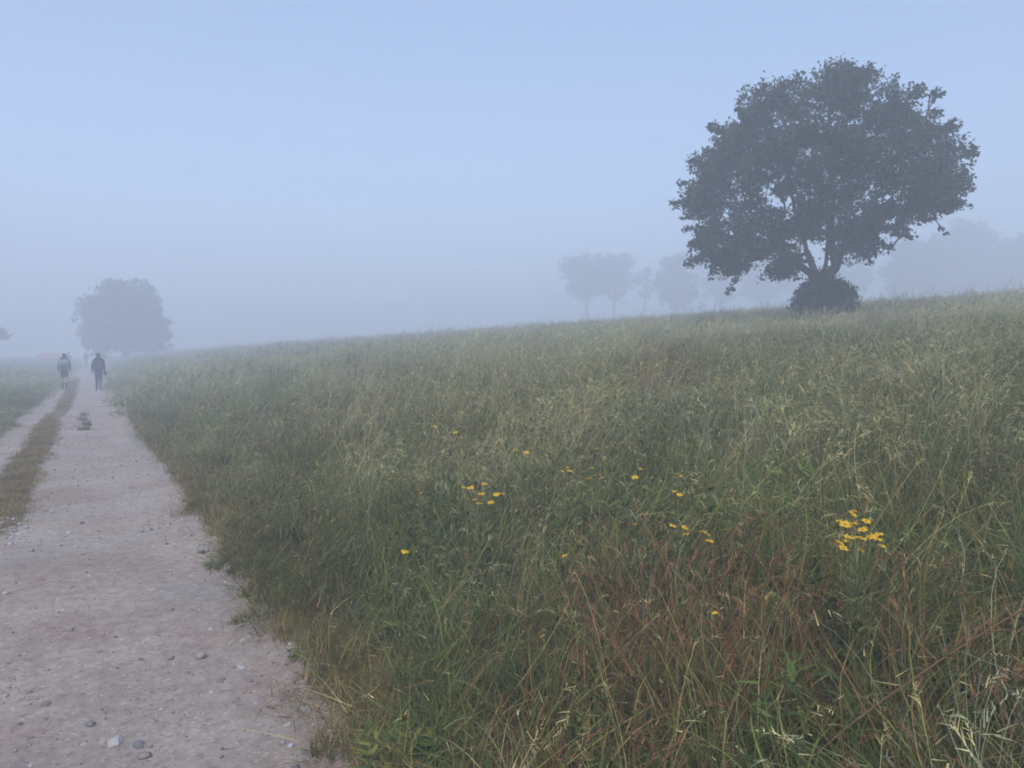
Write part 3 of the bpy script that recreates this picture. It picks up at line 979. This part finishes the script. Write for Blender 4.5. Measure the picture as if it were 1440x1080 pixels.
def far_tree(px, depth, ytop, ybot, half_w, lab, name='tree', bole=.3, shape=1.0, nb=60, group='trees fading into the fog', lean=0.0, seed=0, dome=0.0):
    """a tree in the fog: crown between ytop and ybot (picture rows of its top and lowest leaves), half_w in metres"""
    depth *= .75; half_w *= .75
    n, s = at(px, depth); zb = tz(n, s)
    k = depth / F
    ztop = CAM_Z + (503 - ytop) * k - zb; zlow = max(CAM_Z + (503 - ybot) * k - zb, ztop * bole if ybot is None else .4)
    zc = (ztop + zlow) / 2; hz = (ztop - zlow) / 2
    pts = []
    while len(pts) < nb:
        v = rng.normal(0, 1, 3); v /= np.linalg.norm(v); v *= rng.random() ** .33
        w = half_w * (1 - .35 * max(0, -v[2]) ** 2 * shape)
        if v[2] < 0: w *= min(1.9, (1 - min(.99, v[2] ** 2 / max(1e-6, v @ v))) ** (-.5 * dome))
        br_ = .85 + .3 * vnoise(np.array([math.atan2(v[1], v[0]) * 1.5 + seed]), np.array([v[2] * 2 + seed]), seed)[0]
        pts.append((v[0] * w * br_ * .86 + lean * (v[2] + 1), v[1] * w * br_ * .86, zc + v[2] * hz * .88))
    pts = np.array(pts)
    tr = [([(0, 0, -.4), (.05, 0, zlow * .5), (0, .05, max(zlow, 1.0)), (.1 * half_w, 0, zc - hz * .2), (0, 0, zc + hz * .3)], -1)]
    pos, par, cnt = build_skeleton(tr, pts, 1.2)
    root = empty(name, (n, s, zb), yaw)
    tag(root, lab, 'tree', group)
    link('trunk', limb_mesh(pos, par, cnt, .04, .45, .3, .06 * half_w + .12), M_BARK, root)
    rb = half_w * rng.uniform(.18, .30, nb)
    link('crown', leaf_mesh(pts, rb, 190, .06 * half_w + .08, LEAFC, .85, 8, .3), M_LEAF, root)


far_tree(177, 124, 390, 506, 6.5, 'broad rounded tree standing by the far end of the track', bole=.1, nb=230, shape=.0, seed=3, dome=.95)
far_tree(-26, 100, 445, 503, 3.4, 'tree cut off by the left edge of the picture', nb=50, seed=5)
far_tree(824, 190, 356, 426, 8.0, 'high-crowned tree on a bare trunk, leftmost of the faint row on the ridge', name='stone_pine', nb=60, seed=7, lean=.3)
far_tree(863, 192, 357, 427, 6.8, 'high-crowned tree right beside the leftmost tree of the faint row', name='stone_pine', nb=55, seed=9)
far_tree(906, 200, 368, 432, 2.8, 'narrow slender tree between the high-crowned pair and the round tree', nb=40, seed=11)
far_tree(950, 185, 354, 441, 6.2, 'faint round-headed tree right of the narrow slender tree', nb=100, shape=.0, seed=13, dome=.5)
far_tree(1012, 215, 372, 430, 6.5, 'very faint tree under the drooping left branches of the big tree', nb=60, seed=15)
far_tree(1078, 215, 362, 426, 8.5, 'very faint wide tree close to the left of the big trunk', nb=70, seed=17)
far_tree(1196, 205, 356, 420, 6.0, 'very faint tree seen just right of the bush', nb=60, seed=19)
far_tree(1290, 179, 330, 424, 8.0, 'pale tall tree right of the big tree, left end of the foggy wood', nb=120, shape=.0, dome=.6, seed=21)
far_tree(1352, 186, 312, 422, 9.5, 'tallest tree of the foggy wood at right', nb=130, shape=.0, dome=.6, seed=23)
far_tree(1432, 182, 330, 420, 9.0, 'rightmost tree of the foggy wood, cut by the picture edge', nb=120, shape=.0, dome=.6, seed=25)
far_tree(1500, 186, 325, 420, 9.5, 'tree of the foggy wood beyond the right edge', nb=100, shape=.0, dome=.6, seed=27)


# ------------------------------------------------------------------ low house behind the field at far left
def box_mesh(name, x0, x1, y0, y1, z0, z1, bev=.02):
    bm = bmesh.new(); bmesh.ops.create_cube(bm, size=1)
    for v in bm.verts:
        v.co = Vector(((x0 + x1) / 2 + v.co.x * (x1 - x0), (y0 + y1) / 2 + v.co.y * (y1 - y0), (z0 + z1) / 2 + v.co.z * (z1 - z0)))
    if bev: bmesh.ops.bevel(bm, geom=bm.edges[:], offset=bev, segments=2, affect='EDGES')
    me = bpy.data.meshes.new(name); bm.to_mesh(me); bm.free()
    return me


hn, hs = at(69, 112); hz = tz(hn, hs)
root = empty('house', (hn, hs, hz), yaw)
tag(root, 'low far house with a reddish tiled roof behind the left field', 'house')
zt = CAM_Z + (503 - 496.5) * 112 / F - hz
wz = zt - .75
link('wall', box_mesh('wall', -1.1, 1.1, -1.0, 1.0, -.2, wz, .0), plain('house_plaster', (.42, .36, .32), .9, .1, 2), root)
bm = bmesh.new()
vs = [bm.verts.new(c) for c in ((-1.35, -1.25, wz - .1), (1.35, -1.25, wz - .1), (1.35, 1.25, wz - .1), (-1.35, 1.25, wz - .1), (-1.3, 0, zt), (1.3, 0, zt))]
for f in ((0, 1, 5, 4), (2, 3, 4, 5), (1, 2, 5), (3, 0, 4), (3, 2, 1, 0)): bm.faces.new([vs[i] for i in f])
me = bpy.data.meshes.new('roof'); bm.to_mesh(me); bm.free()
link('roof', me, plain('roof_tiles', (.42, .13, .09), .85, .2, 5), root)


# ------------------------------------------------------------------ people
def skinned(name, joints, edges_, radii, sub=2, root_i=0):
    """one continuous surface grown round a skeleton"""
    me = bpy.data.meshes.new(name + '_skeleton')
    me.from_pydata([tuple(j) for j in joints], edges_, [])
    o = bpy.data.objects.new(name + '_skeleton', me); COL.objects.link(o)
    o.modifiers.new('skin', 'SKIN')
    if not me.skin_vertices: me.skin_vertices.new()
    sv = me.skin_vertices[0].data
    for i, r in enumerate(radii):
        rx, ry = r if isinstance(r, tuple) else (r, r)
        sv[i].radius = (rx, ry); sv[i].use_root = (i == root_i)
    ss_ = o.modifiers.new('subdivision', 'SUBSURF'); ss_.levels = sub; ss_.render_levels = sub
    dg = bpy.context.evaluated_depsgraph_get()
    out = bpy.data.meshes.new_from_object(o.evaluated_get(dg))
    bpy.data.objects.remove(o); bpy.data.meshes.remove(me)
    out.name = name
    out.polygons.foreach_set('use_smooth', np.ones(len(out.polygons), bool))
    return out


def join_meshes(name, mats, parts):
    """parts: (mesh, material index) welded into one mesh"""
    bm = bmesh.new()
    for me, mi in parts:
        k0 = len(bm.faces)
        bm.from_mesh(me)
        bm.faces.ensure_lookup_table()
        for f in bm.faces[k0:]: f.material_index = mi; f.smooth = True
    me = bpy.data.meshes.new(name); bm.to_mesh(me); bm.free()
    for m in mats: me.materials.append(m)
    return me


M_SKIN = plain('skin', (.45, .27, .20), .55, .08, 20)
M_HAIR = plain('dark_hair', (.03, .022, .018), .7, .3, 60)
M_SHOE = plain('boots', (.05, .042, .04), .8, .3, 30)


def ell(rx, ry, rz, c, sub=2):
    V, T = rock_geo(1, 1, 1, 0, sub)
    V = V / np.linalg.norm(V, axis=1)[:, None] * (rx, ry, rz) + np.asarray(c)
    return np_mesh('e', V, [T], None, True)


def person(n, s, lab, top, legs, hat=None, shorts=False, stride=.28, height=1.72, face=0.0, arm=.2, group=None, bulky=1.0):
    """a walker seen from behind, facing +Y"""
    k = height / 1.72
    z0 = path_z(n, s) if -1.6 < n < 1.1 else tz(n, s)
    root = empty('person', (n, s, z0), face); root.scale = (k, k, k)
    tag(root, lab, 'person', group)
    hw = .075
    # joints: the left leg forward, the right leg back, arms swinging against them
    J = {'pel': (0, 0, .93), 'bel': (0, .0, 1.08), 'che': (0, .015, 1.30), 'col': (0, .01, 1.43), 'nec': (0, .02, 1.49), 'hd0': (0, .035, 1.56), 'hd1': (0, .04, 1.635), 'hd2': (0, .03, 1.69)}
    for sd, nm, fw in ((-1, 'l', 1), (1, 'r', -1)):
        J['hip' + nm] = (sd * hw, 0, .88)
        J['kne' + nm] = (sd * hw, stride * .55 * fw + .03, .49)
        J['ank' + nm] = (sd * hw, stride * fw - (.06 if fw < 0 else 0), .09 + (.04 if fw < 0 else 0))
        J['toe' + nm] = (sd * (hw + .02), stride * fw + .13 - (.05 if fw < 0 else 0), .04)
        J['sho' + nm] = (sd * .175, .0, 1.415)
        J['elb' + nm] = (sd * .245, -arm * .5 * fw - .01, 1.14)
        J['wri' + nm] = (sd * .25, -arm * fw * .7 + .10, .90)
        J['pal' + nm] = (sd * .248, -arm * fw * .7 + .135, .835)
    rad_ = {'pel': (.15, .11), 'bel': (.135, .10), 'che': (.16, .115), 'col': (.11, .085), 'nec': .055, 'hd0': (.07, .085), 'hd1': (.078, .098), 'hd2': (.062, .08)}
    for nm in 'lr':
        rad_.update({'hip' + nm: .088, 'kne' + nm: .056, 'ank' + nm: .038, 'toe' + nm: (.04, .03), 'sho' + nm: .062, 'elb' + nm: .042, 'wri' + nm: .028, 'pal' + nm: (.018, .038)})
    E = [('pel', 'bel'), ('bel', 'che'), ('che', 'col'), ('col', 'nec'), ('nec', 'hd0'), ('hd0', 'hd1'), ('hd1', 'hd2')]
    for nm in 'lr':
        E += [('pel', 'hip' + nm), ('hip' + nm, 'kne' + nm), ('kne' + nm, 'ank' + nm), ('ank' + nm, 'toe' + nm), ('col', 'sho' + nm), ('sho' + nm, 'elb' + nm), ('elb' + nm, 'wri' + nm), ('wri' + nm, 'pal' + nm)]
    def grow(keys, fat, name, over=None, sub=2):
        ix = {q: i for i, q in enumerate(keys)}
        pts = [(over or {}).get(q, J[q]) for q in keys]
        ee = [(ix[a], ix[b]) for a, b in E if a in ix and b in ix]
        rr_ = []
        for q in keys:
            r = rad_[q]; r = r if isinstance(r, tuple) else (r, r)
            f = fat(q); rr_.append((r[0] * f, r[1] * f))
        return skinned(name, pts, ee, rr_, sub)
    body = grow(list(J), lambda q: 1, 'body')
    parts = [(body, 0)]
    for sd, nm in ((-1, 'l'), (1, 'r')):
        p0 = np.array(J['pal' + nm])
        for i, (dy, ln) in enumerate(((.028, .066), (.010, .076), (-.009, .071), (-.027, .056))):
            b0 = p0 + (0, dy, .02)
            parts.append((skinned('finger', [b0, b0 + (0, .002, -.045), b0 + (-sd * .008, .006, -.045 - ln * .5), b0 + (-sd * .026, .012, -.045 - ln)], [(0, 1), (1, 2), (2, 3)], [.0095, .009, .0085, .0065], 1), 0))
        b0 = p0 + (-sd * .004, .028, .035)
        parts.append((skinned('thumb', [b0, b0 + (-sd * .014, .028, -.028), b0 + (-sd * .022, .036, -.062)], [(0, 1), (1, 2)], [.012, .0105, .008], 1), 0))
        parts.append((ell(.012, .022, .032, (sd * .082, .035, 1.60), 2), 0))
    parts.append((ell(.014, .022, .022, (0, .142, 1.598), 2), 0))
    parts += [(ell(.012, .006, .008, (sx * .032, .130, 1.625), 2), 1) for sx in (-1, 1)] + [(ell(.024, .006, .006, (0, .126, 1.56), 2), 2)]
    bo = link('body', join_meshes('body', [M_SKIN, M_HAIR, plain('lips', (.35, .14, .12), .5)], parts), None, root)
    jk = grow(['pel', 'bel', 'che', 'col', 'nec', 'shol', 'elbl', 'wril', 'shor', 'elbr', 'wrir'], lambda q: {'nec': 1.12}.get(q, 1.22 * bulky), 'jacket', {'nec': (0, .015, 1.475), 'pel': (0, 0, .86)})
    link('jacket', jk, top, root)
    over = {'pel': (0, 0, .95)}
    if shorts:
        for nm in 'lr':
            a, b = np.array(J['hip' + nm]), np.array(J['kne' + nm]); over['kne' + nm] = tuple(a * .18 + b * .82)
        keys = ['pel', 'hipl', 'knel', 'hipr', 'kner']
    else:
        keys = ['pel', 'hipl', 'knel', 'ankl', 'hipr', 'kner', 'ankr']
    link('shorts' if shorts else 'trousers', grow(keys, lambda q: 1.5 if shorts and 'kne' in q else (1.45 if 'ank' in q else 1.2), 'trousers', over), legs, root)
    for sd, nm in ((-1, 'l'), (1, 'r')):
        a, t = np.array(J['ank' + nm]), np.array(J['toe' + nm])
        sh = skinned('boot', [a + (0, 0, .10), a + (0, -.005, .02), a + (0, -.045, -.045), (a + t) / 2 + (0, 0, -.015), t + (0, .03, .0)], [(0, 1), (1, 2), (1, 3), (3, 4)], [.05, .05, .042, (.05, .045), (.045, .035)], 2)
        link('boot', sh, M_SHOE, root)
    if shorts:
        for nm in 'lr':
            a, b = np.array(J['kne' + nm]), np.array(J['ank' + nm])
            link('sock', skinned('sock', [a * .62 + b * .38, a * .3 + b * .7, b], [(0, 1), (1, 2)], [.064, .056, .046], 2), legs, root)
    hair = join_meshes('hair', [M_HAIR], [(ell(.092, .108, .085, (0, .012, 1.665), 3), 0), (ell(.082, .07, .085, (0, -.025, 1.61), 3), 0)])
    link('hair', hair, None, root)
    if hat is not None:
        V, Qd = [], []
        prof = [(.0, .085), (.05, .08), (.085, .055), (.098, .015), (.101, -.01), (.15, -.022), (.152, -.027), (.10, -.018)]
        ns = 24
        for r, z in prof:
            for j in range(ns):
                a = j / ns * 6.2832
                V.append((r * math.cos(a), r * 1.12 * math.sin(a) + .02, 1.69 + z))
        for i in range(len(prof) - 1):
            for j in range(ns): Qd.append((i * ns + j, i * ns + (j + 1) % ns, (i + 1) * ns + (j + 1) % ns, (i + 1) * ns + j))
        link('hat', np_mesh('hat', V, [np.array(Qd)], None, True), hat, root)
    return root, z0, k


def backpack(n, s, z0, k, lab, main, side, sx=1.0, sz=1.0):
    root = empty('backpack', (n, s, z0)); root.scale = (k, k, k)
    tag(root, lab, 'backpack', 'backpacks on the walkers')
    def rbox(name, x0, x1, y0, y1, za, zb, m, bev):
        me = box_mesh(name, x0, x1, y0, y1, za, zb, 0)
        bm = bmesh.new(); bm.from_mesh(me); bmesh.ops.bevel(bm, geom=bm.edges[:], offset=bev, segments=3, affect='EDGES', profile=.6)
        bm.to_mesh(me); bm.free()
        me.polygons.foreach_set('use_smooth', np.ones(len(me.polygons), bool))
        return link(name, me, m, root)
    w = .165 * sx; b = 1.46 - .48 * sz
    rbox('pack_bag', -w, w, -.37, -.15, b, 1.46, main, .055)
    rbox('lid', -w * .95, w * .95, -.36, -.14, 1.462, 1.56, side, .04)
    rbox('front_pocket', -w * .75, w * .75, -.43, -.372, b + .05, b + .28, side, .025)
    for sd in (-1, 1):
        rbox('side_pocket', sd * w + (-.0 if sd > 0 else -.055), sd * w + (.055 if sd > 0 else 0), -.33, -.19, b + .03, b + .22, side, .02)
        t = np.linspace(0, 1, 12)[:, None]
        P0 = np.array((sd * .10, -.16, 1.44)); P1 = np.array((sd * .115, .0, 1.535)); P2 = np.array((sd * .125, .165, 1.38)); P3 = np.array((sd * .17, .10, 1.12)); P4 = np.array((sd * .15, -.15, 1.05))
        pts = np.array([P0, P1, P2, P3, P4]); u = np.linspace(0, 4, 18)
        path = np.stack([np.interp(u, range(5), pts[:, i]) for i in range(3)], 1)
        V, Qd = tube(path, np.full(18, .016), 6)
        link('strap', np_mesh('strap', V, [Qd], None, True), side, root)


def fab(name, c): return plain(name, c, .9, .2, 12)


n1, s1 = hit(91, 548); n2, s2 = hit(139, 549)
GP = 'walkers on the track'
r1, z1, k1 = person(n1, s1, 'walker in a grey blue top and dark shorts on the left wheel track', fab('greyblue_cloth', (.17, .22, .28)), fab('black_cloth', (.03, .03, .045)), shorts=True, stride=.17, height=1.60, group=GP, arm=.15, bulky=1.06)
backpack(n1, s1, z1, k1, 'blue grey backpack on the walker in shorts', fab('pack_bluegrey', (.24, .30, .36)), fab('pack_dark', (.05, .06, .09)), 1.1)
r2, z2, k2 = person(n2, s2, 'walker in dark navy jacket, trousers and brimmed hat on the right wheel track', fab('navy_cloth', (.028, .035, .07)), fab('navy_trousers', (.045, .05, .085)), hat=fab('hat_cloth', (.035, .04, .055)), stride=.12, height=1.62, group=GP, arm=.1, bulky=1.1)
backpack(n2, s2, z2, k2, 'dark navy backpack on the walker in the brimmed hat', fab('pack_navy', (.025, .03, .065)), fab('pack_navy_trim', (.04, .045, .08)), 1.05)
# a bag hanging at the right hip of the second walker
acc_n = n2 + .27
bg = empty('shoulder_bag', (n2, s2, z2)); bg.scale = (k2, k2, k2)
tag(bg, 'dark bag hanging at the right hip of the walker in the brimmed hat', 'bag')
me = box_mesh('pouch', .205, .345, -.20, .08, .72, .95, .04); link('pouch', me, bpy.data.materials['navy_cloth'], bg)
V, Qd = tube([(.27, -.06, .94), (.22, -.08, 1.15), (.1, -.13, 1.43), (-.05, .03, 1.50)], [.012] * 4, 6)
link('strap', np_mesh('strap', V, [Qd], None, True), bpy.data.materials['navy_cloth'], bg)

nf, sf = at(121.5, 88)
r3, z3, k3 = person(nf, sf, 'faint dark walker far ahead in the middle of the track', fab('dusk_cloth', (.05, .055, .08)), fab('dusk_trousers', (.05, .05, .06)), stride=.2, group=GP)
backpack(nf, sf, z3, k3, 'backpack on the faint walker in the middle of the track', fab('pack_dusk', (.06, .07, .09)), fab('pack_dusk_trim', (.04, .04, .05)))
nf, sf = at(96.5, 74)
r4, z4, k4 = person(nf, sf, 'faint walker almost hidden behind the walker in shorts', fab('mist_cloth', (.08, .085, .10)), fab('mist_trousers', (.05, .05, .06)), stride=.2, group=GP)
nf, sf = at(145.5, 76)
r5, z5, k5 = person(nf, sf, 'faint walker almost hidden behind the walker in the brimmed hat', fab('ash_cloth', (.10, .10, .11)), fab('ash_trousers', (.05, .05, .06)), stride=.2, group=GP)

# ------------------------------------------------------------------ fog
zmin = float(GZ.min()) - 1.0
tops = 0.0
bpy.context.view_layer.update()
for o in COL.objects:
    if o.type == 'MESH' and o.name.split('.')[0] in ('crown',):
        tops = max(tops, max((o.matrix_world @ Vector(c)).z for c in o.bound_box))
me = box_mesh('haze', -EXT - 2, EXT + 2, -EXT - 2, EXT + 2, zmin, max(tops, float(GZ.max())) + 1.5, 0)
m = bpy.data.materials.new('fog'); m.use_nodes = True
nt = m.node_tree; nt.nodes.clear()
out = nt.nodes.new('ShaderNodeOutputMaterial'); pv = nt.nodes.new('ShaderNodeVolumePrincipled')
FOG = 0.0155
pv.inputs['Density'].default_value = FOG
pv.inputs['Color'].default_value = (0.885, 0.935, 1.0, 1)
pv.inputs['Anisotropy'].default_value = 0.0
nt.links.new(pv.outputs[0], out.inputs['Volume'])
hz_ = link('haze', me, m)
tag(hz_, 'dense pale blue morning fog lying over the whole meadow', 'fog', kind='stuff')

# ------------------------------------------------------------------ light
SUN_EL, SUN_AZ = R(52), R(215)
w = bpy.data.worlds.new('World'); scene.world = w; w.use_nodes = True
wn = w.node_tree
sky = wn.nodes.new('ShaderNodeTexSky'); sky.sky_type = 'NISHITA'; sky.sun_disc = False
sky.sun_elevation = SUN_EL; sky.sun_rotation = SUN_AZ
sky.air_density = 1.0; sky.dust_density = 0.8; sky.ozone_density = 2.0; sky.altitude = 200
wn.links.new(sky.outputs[0], wn.nodes['Background'].inputs['Color'])
wn.nodes['Background'].inputs['Strength'].default_value = 0.11
ld = bpy.data.lights.new('sun', 'SUN'); ld.energy = 1.5; ld.angle = R(25); ld.color = (1.0, .95, .95)
lo = bpy.data.objects.new('sun', ld); COL.objects.link(lo)
# direction towards the sun: nishita rotation runs clockwise from +Y
dv = Vector((math.sin(SUN_AZ) * math.cos(SUN_EL), math.cos(SUN_AZ) * math.cos(SUN_EL), math.sin(SUN_EL)))
lo.rotation_euler = dv.to_track_quat('Z', 'Y').to_euler()

# ------------------------------------------------------------------ camera
cd = bpy.data.cameras.new('camera'); cam = bpy.data.objects.new('camera', cd); COL.objects.link(cam)
cd.sensor_width = 36; cd.lens = 36 * F / 1440; cd.clip_start = .05; cd.clip_end = 3000
cam.location = (0, 0, CAM_Z + tz(0, 0))
cam.rotation_euler = (R(90) - PITCH, 0, yaw)
scene.camera = cam

# ------------------------------------------------------------------ render
scene.render.engine = 'CYCLES'
cy = scene.cycles
cy.use_denoising = True
try: cy.denoiser = 'OPENIMAGEDENOISE'
except Exception: pass
cy.max_bounces = 10; cy.diffuse_bounces = 3; cy.glossy_bounces = 1; cy.transmission_bounces = 2; cy.volume_bounces = 6; cy.transparent_max_bounces = 8
cy.caustics_reflective = False; cy.caustics_refractive = False
cy.filter_width = 1.8
cy.use_adaptive_sampling = True; cy.adaptive_threshold = 0.02
vs_ = scene.view_settings
vs_.view_transform = 'Standard'; vs_.look = 'None'; vs_.gamma = 1; vs_.exposure = 1.12
